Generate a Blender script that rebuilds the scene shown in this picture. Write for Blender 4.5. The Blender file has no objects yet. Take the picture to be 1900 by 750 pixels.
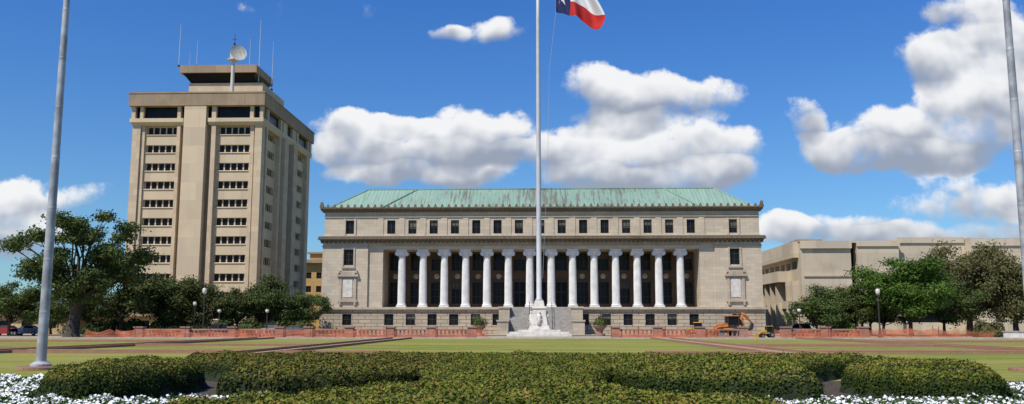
import bpy, math, random
import numpy as np
from mathutils import Vector, Matrix
SC = bpy.context.scene
COL = SC.collection
SC.view_settings.view_transform = 'Standard'
SC.view_settings.look = 'None'
SC.view_settings.exposure = 0
random.seed(5)
# ------------------------------------------------------------------ mesh builder
class MB:
    def __init__(s): s.v=[]; s.f=[]; s.m=[]
    def add(s, vs, fs, mi=0):
        o=len(s.v); s.v+= [tuple(p) for p in vs]
        for f in fs: s.f.append(tuple(i+o for i in f)); s.m.append(mi)
        return s
    def quad(s,a,b,c,d,mi=0): return s.add([a,b,c,d],[(0,1,2,3)],mi)
    def box(s,x0,x1,y0,y1,z0,z1,mi=0):
        return s.add([(x0,y0,z0),(x1,y0,z0),(x1,y1,z0),(x0,y1,z0),(x0,y0,z1),(x1,y0,z1),(x1,y1,z1),(x0,y1,z1)],
            [(0,3,2,1),(4,5,6,7),(0,1,5,4),(1,2,6,5),(2,3,7,6),(3,0,4,7)],mi)
    def taper(s,b,t,z0,z1,mi=0):
        x0,x1,y0,y1=b; X0,X1,Y0,Y1=t
        return s.add([(x0,y0,z0),(x1,y0,z0),(x1,y1,z0),(x0,y1,z0),(X0,Y0,z1),(X1,Y0,z1),(X1,Y1,z1),(X0,Y1,z1)],
            [(0,3,2,1),(4,5,6,7),(0,1,5,4),(1,2,6,5),(2,3,7,6),(3,0,4,7)],mi)
    def lathe(s,cx,cy,prof,n=16,mi=0,flute=0):
        vs=[];fs=[]
        for (z,r) in prof:
            for i in range(n):
                a=2*math.pi*i/n; rr=r*(1-(flute if i%2 else 0)); vs.append((cx+rr*math.cos(a),cy+rr*math.sin(a),z))
        k=len(prof)
        for j in range(k-1):
            for i in range(n): fs.append((j*n+i,j*n+(i+1)%n,(j+1)*n+(i+1)%n,(j+1)*n+i))
        fs.append(tuple(range(n))[::-1]); fs.append(tuple((k-1)*n+i for i in range(n)))
        return s.add(vs,fs,mi)
    def tube(s,pts,rad,n=8,mi=0):
        pts=[Vector(p) for p in pts]; vs=[];fs=[]
        for j,p in enumerate(pts):
            d=(pts[min(j+1,len(pts)-1)]-pts[max(j-1,0)]).normalized()
            u=d.cross(Vector((0,0,1)) if abs(d.z)<.95 else Vector((0,1,0))).normalized(); w=d.cross(u)
            r=rad[j] if isinstance(rad,(list,tuple)) else rad
            for i in range(n):
                a=2*math.pi*i/n; vs.append(p+u*r*math.cos(a)+w*r*math.sin(a))
        for j in range(len(pts)-1):
            for i in range(n): fs.append((j*n+i,j*n+(i+1)%n,(j+1)*n+(i+1)%n,(j+1)*n+i))
        fs.append(tuple(range(n))); fs.append(tuple((len(pts)-1)*n+i for i in range(n))[::-1])
        return s.add(vs,fs,mi)
    def prism(s,prof,y0,y1,mi=0,inset=0):
        n=len(prof)   # profile in xz, extruded along y
        vs=[(x,y0,z) for x,z in prof]+[(x,y1,z) for x,z in prof]
        fs=[tuple(range(n)),tuple(range(n,2*n))[::-1]]+[(i,(i+1)%n,n+(i+1)%n,n+i) for i in range(n)]
        return s.add(vs,fs,mi)
    def wall(s,ax,c,a0,a1,z0,z1,holes,depth,mi=0):
        if ax=='y': P=lambda a,z,d:(a,c+d,z)
        elif ax=='x': P=lambda a,z,d:(c-d,a,z)
        else: P=lambda a,z,d:(c+d,a,z)
        A=sorted(set([a0,a1]+[h[0] for h in holes]+[h[1] for h in holes]))
        Z=sorted(set([z0,z1]+[h[2] for h in holes]+[h[3] for h in holes]))
        for i in range(len(A)-1):
            for j in range(len(Z)-1):
                am=(A[i]+A[i+1])/2; zm=(Z[j]+Z[j+1])/2
                if any(h[0]<am<h[1] and h[2]<zm<h[3] for h in holes): continue
                s.quad(P(A[i],Z[j],0),P(A[i+1],Z[j],0),P(A[i+1],Z[j+1],0),P(A[i],Z[j+1],0),mi)
        for h in holes:
            p,q,r,t=h[:4]
            s.quad(P(p,r,0),P(p,r,depth),P(p,t,depth),P(p,t,0),mi); s.quad(P(q,r,0),P(q,r,depth),P(q,t,depth),P(q,t,0),mi)
            s.quad(P(p,r,0),P(q,r,0),P(q,r,depth),P(p,r,depth),mi); s.quad(P(p,t,0),P(q,t,0),P(q,t,depth),P(p,t,depth),mi)
        return s
WL={}
def meta(o,label=None,cat=None,kind=None,group=None):
    if label:o["label"]=label
    if cat:o["category"]=cat
    if kind:o["kind"]=kind
    if group:o["group"]=group
def empty(name,loc,label,cat,group=None):
    o=bpy.data.objects.new(name,None); o.empty_display_size=.3; o.location=loc; COL.objects.link(o); WL[o.name]=Vector(loc)
    meta(o,label,cat,None,group); return o
def put(mb,name,mats,parent=None,origin=None,label=None,cat=None,kind=None,group=None,smooth=False,bevel=0):
    vs=np.array(mb.v,dtype=float)
    if origin is None:
        lo=vs.min(0);hi=vs.max(0); origin=((lo[0]+hi[0])/2,(lo[1]+hi[1])/2,lo[2])
    vs=vs-np.array(origin)
    me=bpy.data.meshes.new(name); me.from_pydata(vs.tolist(),[],mb.f)
    mats=mats if isinstance(mats,(list,tuple)) else [mats]
    for m in mats: me.materials.append(m)
    me.polygons.foreach_set("material_index",mb.m)
    if smooth: me.polygons.foreach_set("use_smooth",[True]*len(mb.f))
    me.update()
    o=bpy.data.objects.new(name,me); COL.objects.link(o)
    loc=Vector(origin)
    if parent: o.parent=parent; o.location=loc-WL[parent.name]
    else: o.location=loc
    WL[o.name]=loc
    if bevel:
        b=o.modifiers.new("Bevel",'BEVEL'); b.width=bevel; b.segments=2; b.limit_method='ANGLE'
    meta(o,label,cat,kind,group); return o
def inst(me,name,parent,loc,rot=0,label=None):
    o=bpy.data.objects.new(name,me); COL.objects.link(o); o.parent=parent
    o.location=Vector(loc)-WL[parent.name]; o.rotation_euler=(0,0,rot); WL[o.name]=Vector(loc)
    if label:o["label"]=label
    return o
def clone(th,loc,rot=0,scale=(1,1,1),label=None):
    n=th.copy(); COL.objects.link(n); n.location=loc; n.rotation_euler=(0,0,rot); n.scale=scale
    if label:n["label"]=label
    WL[n.name]=Vector(loc)
    for c in list(th.children):
        k=c.copy(); k.parent=n; COL.objects.link(k)
        for g in list(c.children):
            q=g.copy(); q.parent=k; COL.objects.link(q)
    return n
def quads_mesh(name,V,mats,mi=None,extra=None):
    """V: (N,4,3)"""
    N=len(V); vs=V.reshape(-1,3)
    ev=np.zeros((0,3)); ef=[]
    if extra is not None: ev,ef=extra; ev=np.array(ev)
    me=bpy.data.meshes.new(name)
    allv=np.vstack([vs,ev]) if len(ev) else vs
    me.vertices.add(len(allv)); me.vertices.foreach_set("co",allv.astype(np.float32).ravel())
    nl=4*N+4*len(ef)
    me.loops.add(nl); me.polygons.add(N+len(ef))
    idx=np.arange(4*N)
    if len(ef): idx=np.concatenate([idx,(np.array(ef)+4*N).ravel()])
    me.loops.foreach_set("vertex_index",idx.astype(np.int32))
    me.polygons.foreach_set("loop_start",(np.arange(N+len(ef))*4).astype(np.int32))
    for m in mats: me.materials.append(m)
    a=np.zeros(N+len(ef),dtype=np.int32)
    if mi is not None: a[:N]=mi
    if len(ef): a[N:]=len(mats)-1
    me.polygons.foreach_set("material_index",a)
    me.update(calc_edges=True); me.validate()
    return me
def leafquads(C,Nn,size,rng,aspect=.6):
    N=len(C); Nn=Nn/np.maximum(np.linalg.norm(Nn,axis=1,keepdims=True),1e-6)
    r=rng.normal(size=(N,3)); u=np.cross(Nn,r); u/=np.maximum(np.linalg.norm(u,axis=1,keepdims=True),1e-6); w=np.cross(Nn,u)
    s=(size*rng.uniform(.6,1.35,size=(N,1)))
    u=u*s; w=w*s*aspect
    return np.stack([C-u,C-w*.9+u*.1,C+u,C+w*.9+u*.1],axis=1)
# ------------------------------------------------------------------ materials
class NT:
    def __init__(s,tree): s.t=tree
    def n(s,typ,ins=None,**kw):
        nd=s.t.nodes.new(typ)
        for k,v in kw.items(): setattr(nd,k,v)
        if ins:
            for k,v in ins.items():
                sock=nd.inputs[k]
                if isinstance(v,bpy.types.NodeSocket): s.t.links.new(v,sock)
                else: sock.default_value=v
        return nd
    def math(s,op,a,b=0.0,c=0.0,clamp=False):
        nd=s.n('ShaderNodeMath',operation=op,use_clamp=clamp)
        for i,v in enumerate((a,b,c)):
            if isinstance(v,bpy.types.NodeSocket): s.t.links.new(v,nd.inputs[i])
            else: nd.inputs[i].default_value=v
        return nd.outputs[0]
    def mix(s,f,a,b,bt='MIX'):
        nd=s.n('ShaderNodeMix',data_type='RGBA',blend_type=bt)
        for i,v in ((0,f),(6,a),(7,b)):
            if isinstance(v,bpy.types.NodeSocket): s.t.links.new(v,nd.inputs[i])
            else: nd.inputs[i].default_value=v if i==0 else (tuple(v)+(1,) if len(v)==3 else v)
        return nd.outputs[2]
    def ramp(s,f,p0,p1):
        nd=s.n('ShaderNodeMapRange',{0:f,1:p0,2:p1,3:0.0,4:1.0},interpolation_type='SMOOTHSTEP'); return nd.outputs[0]
def newmat(name):
    m=bpy.data.materials.new(name); m.use_nodes=True; t=m.node_tree; bs=t.nodes['Principled BSDF']; return m,NT(t),bs
def c4(c): return (c[0],c[1],c[2],1)
def simple(name,col,rough=.6,var=.18,scale=3.0,metal=0,bump=0.0,spec=.4):
    m,N,b=newmat(name)
    g=N.n('ShaderNodeNewGeometry')
    nz=N.n('ShaderNodeTexNoise',{'Vector':g.outputs['Position'],'Scale':scale,'Detail':5.0})
    f=N.ramp(nz.outputs[0],.3,.7)
    lo=[x*(1-var) for x in col]; hi=[min(1,x*(1+var)) for x in col]
    N.t.links.new(N.mix(f,lo,hi),b.inputs['Base Color'])
    b.inputs['Roughness'].default_value=rough; b.inputs['Metallic'].default_value=metal
    b.inputs['Specular IOR Level'].default_value=spec
    if bump:
        bp=N.n('ShaderNodeBump',{'Height':nz.outputs[0],'Strength':bump,'Distance':.05}); N.t.links.new(bp.outputs[0],b.inputs['Normal'])
    return m
def stone(name,col,bw=1.4,bh=.6,mortar=.62,stain=.35,msize=.03,rough=.85,streak=.3):
    m,N,b=newmat(name)
    g=N.n('ShaderNodeNewGeometry'); sp=N.n('ShaderNodeSeparateXYZ',{0:g.outputs['Position']})
    xy=N.math('ADD',sp.outputs[0],sp.outputs[1])
    v=N.n('ShaderNodeCombineXYZ',{0:xy,1:sp.outputs[2],2:0.0})
    br=N.n('ShaderNodeTexBrick',{'Vector':v.outputs[0],'Scale':1.0,'Mortar Size':msize,'Mortar Smooth':.3,'Brick Width':bw,'Row Height':bh,
        'Color1':(.88,.88,.88,1),'Color2':(1.08,1.06,1.03,1),'Mortar':(mortar,mortar*.97,mortar*.93,1)})
    n1=N.n('ShaderNodeTexNoise',{'Vector':g.outputs['Position'],'Scale':.22,'Detail':6.0,'Roughness':.65})
    v2=N.n('ShaderNodeCombineXYZ',{0:N.math('MULTIPLY',xy,1.6),1:N.math('MULTIPLY',sp.outputs[2],.13),2:0.0})
    n2=N.n('ShaderNodeTexNoise',{'Vector':v2.outputs[0],'Scale':1.0,'Detail':5.0,'Roughness':.6})
    c=N.mix(1.0,c4(col),br.outputs[0],'MULTIPLY')
    dk=[x*(1-stain)*k for x,k in zip(col,(1,.95,.88))]
    c=N.mix(N.math('MULTIPLY',N.ramp(n1.outputs[0],.45,.75),.7),c,dk)
    c=N.mix(N.math('MULTIPLY',N.ramp(n2.outputs[0],.52,.78),streak),c,[x*.45 for x in col])
    N.t.links.new(c,b.inputs['Base Color']); b.inputs['Roughness'].default_value=rough
    b.inputs['Specular IOR Level'].default_value=.2
    return m
def foliage(name,dark,light,third=None,trans=.2,scale=.6,tf=.15,zdark=None):
    m,N,b=newmat(name)
    g=N.n('ShaderNodeNewGeometry')
    oi=N.n('ShaderNodeObjectInfo')
    nz=N.n('ShaderNodeTexNoise',{'Vector':g.outputs['Position'],'Scale':scale,'Detail':3.0})
    f=N.math('ADD',N.math('MULTIPLY',g.outputs['Random Per Island'],.55),N.math('MULTIPLY',N.ramp(nz.outputs[0],.3,.7),.45))
    if zdark:   # paler growth on top; lit tops and shaded sides painted in by height
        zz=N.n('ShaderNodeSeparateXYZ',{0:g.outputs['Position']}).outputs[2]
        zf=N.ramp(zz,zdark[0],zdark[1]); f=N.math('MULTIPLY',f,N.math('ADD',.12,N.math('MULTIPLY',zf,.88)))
    c=N.mix(f,dark,light)
    if third:
        k=N.ramp(N.math('ADD',N.math('FRACT',N.math('MULTIPLY',g.outputs['Random Per Island'],7.31)),N.math('MULTIPLY',N.math('SUBTRACT',nz.outputs[0],.5),1.2)),1-tf-.1,1-tf+.1)
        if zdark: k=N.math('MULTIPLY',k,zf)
        c=N.mix(k,c,third)
    hs=N.n('ShaderNodeHueSaturation',{'Hue':N.math('ADD',.488,N.math('MULTIPLY',oi.outputs['Random'],.024)),'Value':N.math('ADD',.85,N.math('MULTIPLY',oi.outputs['Random'],.3)),'Color':c})
    c=hs.outputs[0]
    N.t.links.new(c,b.inputs['Base Color']); b.inputs['Roughness'].default_value=.65; b.inputs['Specular IOR Level'].default_value=.2
    tr=N.n('ShaderNodeBsdfTranslucent',{'Color':c})
    mx=N.n('ShaderNodeMixShader',{0:trans,1:b.outputs[0],2:tr.outputs[0]})
    out=[n for n in N.t.nodes if n.type=='OUTPUT_MATERIAL'][0]; N.t.links.new(mx.outputs[0],out.inputs[0])
    return m
M={}
M['lime']=stone('limestone_wall',(.54,.46,.355),1.5,.55,.84,.22,.03,streak=.28)
M['rust']=stone('rusticated_stone',(.45,.38,.29),2.2,.62,.42,.3,.07,streak=.35)
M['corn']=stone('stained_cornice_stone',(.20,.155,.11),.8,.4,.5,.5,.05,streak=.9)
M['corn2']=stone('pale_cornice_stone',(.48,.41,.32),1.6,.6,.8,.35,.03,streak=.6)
M['recess']=stone('shaded_stone',(.13,.09,.06),1.5,.55,.75,.3)  # brown stone, its colour darkened further for the colonnade shade
M['col']=simple('white_column_stone',(.70,.68,.64),.6,.1,.9)
M['tower']=stone('tan_precast_panels',(.56,.445,.315),1.9,1.28,.84,.16,.03,streak=.18)
M['tower2']=stone('tan_smooth_concrete',(.59,.475,.335),3.5,3.84,.84,.14,.03,streak=.15)
M['band']=stone('tan_brown_fascia',(.34,.255,.175),3.0,5,.8,.3,.04,streak=.5)
M['lib']=stone('weathered_concrete',(.54,.46,.355),6.0,3.0,.85,.25,.04,streak=.35)
M['orangebld']=stone('ochre_brick',(.5,.32,.13),1,.3,.85,.2,.03)
M['beige']=stone('beige_render',(.5,.38,.2),3,1,.9,.2)
M['glass']=simple('dark_window_glass',(.010,.011,.012),.25,.3,.6,spec=.18)
M['glass2']=simple('black_window_glass',(.008,.008,.009),.3,.3,.6,spec=.15)
M['blind']=simple('window_blind',(.10,.09,.075),.7,.3,.6)
M['frame']=simple('dark_window_frame',(.035,.028,.022),.5)
M['pink']=stone('pink_granite',(.38,.215,.165),1.2,.45,.7,.3,.03)
M['conc']=simple('pale_concrete',(.42,.38,.32),.85,.15,1.5,bump=.2)
M['step']=simple('grey_stone_steps',(.33,.30,.265),.85,.15,1.5)
M['brickp']=stone('red_brick_edging',(.36,.20,.135),.4,.12,.7,.25,.02)
M['white']=simple('white_carved_stone',(.62,.575,.51),.7,.14,1.5,bump=.3)
M['pole']=simple('brushed_grey_pole',(.36,.36,.38),.45,.3,2.0,metal=.15)
M['polew']=simple('white_painted_pole',(.50,.50,.51),.45,.06,1.0)
M['steel']=simple('galvanised_steel',(.5,.5,.5),.5,.1,3.0,metal=.3)
M['dish']=simple('white_dish_paint',(.55,.52,.46),.5,.08)
M['dark']=simple('dark_painted_metal',(.035,.03,.028),.5)
M['lantern']=simple('frosted_lantern_glass',(.6,.57,.5),.4,.05)
M['bark']=simple('tree_bark',(.06,.048,.038),.9,.35,2.5,bump=.5)
M['tyre']=simple('black_tyre_rubber',(.02,.02,.02),.8)
M['rim']=simple('wheel_rim',(.3,.3,.3),.4,metal=.5)
M['orange']=simple('orange_machine_paint',(.50,.17,.035),.6,.25,2.0)
M['yellow']=simple('yellow_machine_paint',(.48,.27,.04),.6,.25,2.0)
M['red']=simple('red_flag_cloth',(.50,.02,.02),.8,.08)
M['fwhite']=simple('white_flag_cloth',(.75,.75,.78),.8,.04)
M['blue']=simple('blue_flag_cloth',(.012,.02,.10),.8,.1)
M['leafA']=foliage('live_oak_leaves',(.03,.047,.012),(.12,.155,.038),trans=.22)
M['leafB']=foliage('bright_green_leaves',(.035,.08,.012),(.12,.225,.03),trans=.22)
M['leafC']=foliage('brownish_green_leaves',(.06,.064,.022),(.19,.17,.065),trans=.22)
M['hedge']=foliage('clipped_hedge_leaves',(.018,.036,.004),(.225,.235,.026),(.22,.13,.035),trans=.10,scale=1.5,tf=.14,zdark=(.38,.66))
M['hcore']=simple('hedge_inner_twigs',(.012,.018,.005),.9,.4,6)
M['petal']=simple('white_petals',(.82,.82,.80),.6,.03)
M['fleaf']=foliage('flower_leaves',(.04,.08,.015),(.10,.17,.035))
# copper roof
m,N,b=newmat('patinated_copper_roof')
g=N.n('ShaderNodeNewGeometry'); sp=N.n('ShaderNodeSeparateXYZ',{0:g.outputs['Position']})
v=N.n('ShaderNodeCombineXYZ',{0:N.math('MULTIPLY',sp.outputs[0],2.0),1:N.math('MULTIPLY',sp.outputs[2],.22),2:0.0})
n1=N.n('ShaderNodeTexNoise',{'Vector':v.outputs[0],'Scale':1.2,'Detail':6.0,'Roughness':.7})
n2=N.n('ShaderNodeTexNoise',{'Vector':g.outputs['Position'],'Scale':.12,'Detail':3.0})
c=N.mix(N.ramp(n1.outputs[0],.3,.7),(.16,.275,.21),(.29,.41,.325))
cen=N.math('SUBTRACT',1.0,N.math('DIVIDE',N.math('ABSOLUTE',sp.outputs[0]),36.0))
k=N.ramp(N.math('ADD',N.math('ADD',N.math('MULTIPLY',n1.outputs[0],1.0),N.math('MULTIPLY',n2.outputs[0],.35)),N.math('MULTIPLY',cen,.16)),.755,.90)
c=N.mix(N.math('MULTIPLY',k,.8),c,(.10,.078,.058))
wv=N.math('PINGPONG',sp.outputs[0],.33)
c=N.mix(N.math('MULTIPLY',N.ramp(wv,.06,.0),.5),c,(.08,.125,.1))
N.t.links.new(c,b.inputs['Base Color']); b.inputs['Roughness'].default_value=.7; M['roof']=m
# grass
m,N,b=newmat('mown_lawn_grass')
g=N.n('ShaderNodeNewGeometry'); sp=N.n('ShaderNodeSeparateXYZ',{0:g.outputs['Position']})
v=N.n('ShaderNodeCombineXYZ',{0:N.math('MULTIPLY',sp.outputs[0],.06),1:N.math('MULTIPLY',sp.outputs[1],.28),2:0.0})
n1=N.n('ShaderNodeTexNoise',{'Vector':v.outputs[0],'Scale':1.0,'Detail':5.0,'Roughness':.6})
n2=N.n('ShaderNodeTexNoise',{'Vector':g.outputs['Position'],'Scale':.45,'Detail':8.0,'Roughness':.78})
n3=N.n('ShaderNodeTexNoise',{'Vector':g.outputs['Position'],'Scale':25.0,'Detail':3.0})
c=N.mix(N.ramp(n1.outputs[0],.36,.64),(.155,.185,.03),(.275,.26,.065))
c=N.mix(N.math('MULTIPLY',N.ramp(n2.outputs[0],.46,.68),.6),c,(.32,.265,.10))
far=N.math('MULTIPLY',N.ramp(sp.outputs[1],70,104),N.ramp(N.math('ABSOLUTE',sp.outputs[0]),15,22))
c=N.mix(N.math('MULTIPLY',far,.4),c,(.31,.25,.12))
c=N.mix(N.math('MULTIPLY',N.ramp(n3.outputs[0],.5,.8),.4),c,(.07,.085,.018))
N.t.links.new(c,b.inputs['Base Color']); b.inputs['Roughness'].default_value=.95; b.inputs['Specular IOR Level'].default_value=.1
bp=N.n('ShaderNodeBump',{'Height':n3.outputs[0],'Strength':.5,'Distance':.05}); N.t.links.new(bp.outputs[0],b.inputs['Normal']); M['grass']=m
M['soil']=simple('dark_flowerbed_soil',(.06,.045,.03),.95,.4,5,bump=.5)
M['path']=simple('worn_sandy_path',(.34,.24,.165),.95,.2,.8,bump=.2)
M['paving']=simple('pale_forecourt_paving',(.38,.30,.22),.9,.15,.5)
M['asphalt']=simple('asphalt',(.055,.055,.055),.9,.2,1.5)
# orange net
m,N,b=newmat('orange_safety_netting')
g=N.n('ShaderNodeNewGeometry'); sp=N.n('ShaderNodeSeparateXYZ',{0:g.outputs['Position']})
a=N.math('PINGPONG',sp.outputs[0],.06); z=N.math('PINGPONG',sp.outputs[2],.05)
k=N.math('MULTIPLY',N.math('GREATER_THAN',a,.017),N.math('GREATER_THAN',z,.012))
nz=N.n('ShaderNodeTexNoise',{'Vector':g.outputs['Position'],'Scale':.9,'Detail':4.0})
N.t.links.new(N.mix(N.ramp(nz.outputs[0],.35,.65),(.36,.10,.05),(.66,.17,.07)),b.inputs['Base Color']); b.inputs['Roughness'].default_value=.6
tp=N.n('ShaderNodeBsdfTransparent'); mx=N.n('ShaderNodeMixShader',{0:k,1:b.outputs[0],2:tp.outputs[0]})
out=[n for n in N.t.nodes if n.type=='OUTPUT_MATERIAL'][0]; N.t.links.new(mx.outputs[0],out.inputs[0]); M['net']=m
# ------------------------------------------------------------------ camera
CAMH=1.65; F=1650.0; YAW=math.radians(1.74); PIT=math.atan(227/F)
cam=bpy.data.cameras.new("camera"); co=bpy.data.objects.new("camera",cam); COL.objects.link(co)
co.location=(0,0,CAMH); co.rotation_euler=(math.pi/2+PIT,0,YAW); cam.sensor_width=36; cam.lens=F/1900*36; cam.clip_end=5000
SC.camera=co
def bearing(px,py):
    u=(px-950)/F; v=(375-py)/F; c,s=math.cos(PIT),math.sin(PIT)
    x,y,z=u,c-v*s,s+v*c
    X=x*math.cos(YAW)-y*math.sin(YAW); Y=x*math.sin(YAW)+y*math.cos(YAW)
    return X/Y,z/Y
def at(px,py,Y):
    a,b_=bearing(px,py); return a*Y, CAMH+b_*Y
# ------------------------------------------------------------------ light
sv=Vector((-.40,-.45,.80)).normalized()
sl=bpy.data.lights.new("sun",'SUN'); sl.energy=5.0; sl.angle=math.radians(.5); sl.color=(1,.94,.83)
so=bpy.data.objects.new("sun",sl); COL.objects.link(so); so.rotation_euler=sv.to_track_quat('Z','Y').to_euler(); so.location=(-60,-60,120)
w=bpy.data.worlds.new("World"); SC.world=w; w.use_nodes=True; T=NT(w.node_tree)
bg=[n for n in w.node_tree.nodes if n.type=='BACKGROUND'][0]
sky=T.n('ShaderNodeTexSky',sky_type='NISHITA'); sky.sun_disc=False; sky.sun_elevation=math.asin(sv.z); sky.sun_rotation=math.atan2(sv.x,sv.y)
sky.air_density=1.0; sky.dust_density=.4; sky.ozone_density=2.5; sky.altitude=0
tc=T.n('ShaderNodeTexCoord'); sp=T.n('ShaderNodeSeparateXYZ',{0:tc.outputs['Generated']})
up=T.ramp(sp.outputs[2],.02,.42)
tint=T.mix(1.0,sky.outputs[0],T.mix(up,(.60,.92,1.18),(.36,.80,1.42)),'MULTIPLY')
ym=T.math('MAXIMUM',sp.outputs[1],.08)
p=T.n('ShaderNodeCombineXYZ',{0:T.math('DIVIDE',sp.outputs[0],ym),1:T.math('DIVIDE',sp.outputs[2],ym),2:0.0}).outputs[0]
nw=T.n('ShaderNodeTexNoise',{'Vector':p,'Scale':13.0,'Detail':2.0,'Roughness':.5})
wv=T.n('ShaderNodeVectorMath',{0:nw.outputs[1],1:(.5,.5,.5)},operation='SUBTRACT')
p2=T.n('ShaderNodeVectorMath',{0:wv.outputs[0],1:(.05,.045,0),2:p},operation='MULTIPLY_ADD').outputs[0]
blobs=[(650,245,85,55,1),(720,262,120,66,1),(605,290,55,35,.8),(745,222,60,28,.8),(860,250,95,60,1),(940,245,85,62,1),(810,300,150,42,.88),(875,332,90,30,.88),(700,325,120,28,.75),(960,290,55,34,.8),
(1105,165,85,60,1.1),(1190,180,100,60,1.1),(1295,172,90,52,1.05),(1150,225,110,26,.8),
(1060,290,90,60,1.05),(1180,285,145,75,1.15),(1325,282,110,72,1.15),(1120,335,130,34,.9),(1290,335,160,38,.95),
(870,58,78,32,.78),(942,55,60,34,.8),(825,57,45,18,.6),(540,22,70,42,.56),(685,12,26,26,.65),(455,25,36,24,.48),(1488,215,46,46,.8),
(1715,112,68,64,1.05),(1820,150,132,95,1.2),(1872,218,130,92,1.15),(1735,235,130,74,1.1),(1605,255,125,54,1),(1555,282,100,40,.9),(1850,40,130,62,.72),(1775,8,115,42,.66),(1680,288,160,30,.9),(1860,90,90,70,.9),
(1530,425,125,38,1),(1445,435,75,40,.95),(1700,402,95,48,.62),(1790,350,130,58,.64),(1872,400,95,65,.85),(1710,442,170,30,.85),
(40,370,80,58,.95),(5,415,85,75,1),(155,378,65,42,.85),(70,455,130,50,.75),(575,500,90,45,.5),(235,340,60,26,.42)]
S=None; TV=None
for (cx_,cy_,rx,ry,wt) in blobs:
    gx,gz=bearing(cx_,cy_); ix,iz=F/rx/1.03,F/ry/1.03
    q=T.n('ShaderNodeVectorMath',{0:p2,1:(ix,iz,0),2:(-gx*ix,-gz*iz,0)},operation='MULTIPLY_ADD').outputs[0]
    d=T.n('ShaderNodeVectorMath',{0:q,1:q},operation='DOT_PRODUCT').outputs['Value']
    wq=T.math('MULTIPLY_ADD',d,-wt*.72,wt,clamp=True)
    S=wq if S is None else T.math('ADD',S,wq)
    sc=T.n('ShaderNodeVectorMath',{0:q},operation='SCALE'); T.t.links.new(wq,sc.inputs[3])
    TV=sc.outputs[0] if TV is None else T.n('ShaderNodeVectorMath',{0:TV,1:sc.outputs[0]},operation='ADD').outputs[0]
def fb(vec,scale,det,rough=.6):
    return T.n('ShaderNodeTexNoise',{'Vector':vec,'Scale':scale,'Detail':det,'Roughness':rough}).outputs[0]
fa=fb(p,15.0,8.0,.64)
off=T.n('ShaderNodeVectorMath',{0:p,1:(-.010,.018,0)},operation='ADD').outputs[0]
f2=fb(off,12.0,3.0,.5); f1=fb(p,12.0,3.0,.5)
Sc=T.math('MINIMUM',S,1.2)
D=T.math('ADD',T.math('SUBTRACT',Sc,.54),T.math('MULTIPLY',T.math('SUBTRACT',fa,.5),2.1))
vert=T.math('DIVIDE',T.n('ShaderNodeSeparateXYZ',{0:TV}).outputs[1],T.math('MAXIMUM',S,.05))
# tops crisp, bases soft
wid=T.math('ADD',.60,T.math('MULTIPLY',vert,-.34))
al=T.n('ShaderNodeMapRange',{0:D,1:-.04,2:wid,3:0.0,4:1.0},interpolation_type='SMOOTHSTEP').outputs[0]
al=T.math('MULTIPLY',al,T.math('GREATER_THAN',sp.outputs[1],.1))
relief=T.math('MULTIPLY',T.math('SUBTRACT',f1,f2),2.3)
sh=T.math('ADD',T.math('ADD',T.math('MULTIPLY',vert,1.2),.58),relief)
sh=T.math('SUBTRACT',sh,T.math('MULTIPLY',T.math('SUBTRACT',D,.35),.28))
sh=T.ramp(sh,-.10,1.05)
cc=T.mix(sh,(3.2,3.7,4.7),(9.0,9.1,9.3))
fin=T.mix(al,tint,cc)
w.node_tree.links.new(fin,bg.inputs[0]); bg.inputs[1].default_value=.1
# ------------------------------------------------------------------ ground
def sheet(name,x0,x1,y0,y1,z,mat,label,kind='structure'):
    return put(MB().quad((x0,y0,z),(x1,y0,z),(x1,y1,z),(x0,y1,z)),name,mat,label=label,cat=name.replace('_',' '),kind=kind)
sheet('ground',-2500,2500,-300,4000,0,M['grass'],'wide mown lawn, green with dry tan streaks')
sheet('paved_forecourt',-160,160,104.4,154,.008,M['paving'],'pale paved forecourt between lawn and hall')
sheet('road',-200,200,127,136,.014,M['asphalt'],'asphalt road running before the buildings')
sheet('flowerbed_ground',-21,17,8,26.8,.006,M['soil'],'dark soil of the flower bed under the hedges')
for x,hw in ((-16,1.0),(14,1.0),(-32,.9),(30.5,.9)):
    sheet('path',x-hw,x+hw,44,104,.012,M['path'],'narrow sandy brown path edged with red brick')
    for e in (-hw-.25,hw):
        put(MB().box(x+e,x+e+.25,44,104,-.05,.17),'brick_kerb',M['brickp'],label='low red brick edging along the lawn path',cat='kerb',kind='structure')
for (x0,x1,y) in ((-30.8,-17.3,52),(15.3,29.3,52),(-30.8,-17.3,68),(15.3,29.3,68),(-80,-33.2,58),(31.7,80,58),(-80,-33.2,84),(31.7,80,84),(-14.7,-8,50),(6,12.7,50)):
    sheet('path',x0,x1,y,y+1.3,.016,M['path'],'sandy cross path through the lawn')
    put(MB().box(x0,x1,y-.25,y,-.05,.17),'brick_kerb',M['brickp'],label='low red brick edging across the lawn',cat='kerb',kind='structure')
    put(MB().box(x0,x1,y+1.3,y+1.55,-.05,.17),'brick_kerb',M['brickp'],label='low red brick edging across the lawn',cat='kerb',kind='structure')
put(MB().box(-70,70,104.1,104.4,-.05,.14),'kerb',M['conc'],label='pale stone kerb at the far end of the lawn',cat='kerb',kind='structure')
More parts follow.
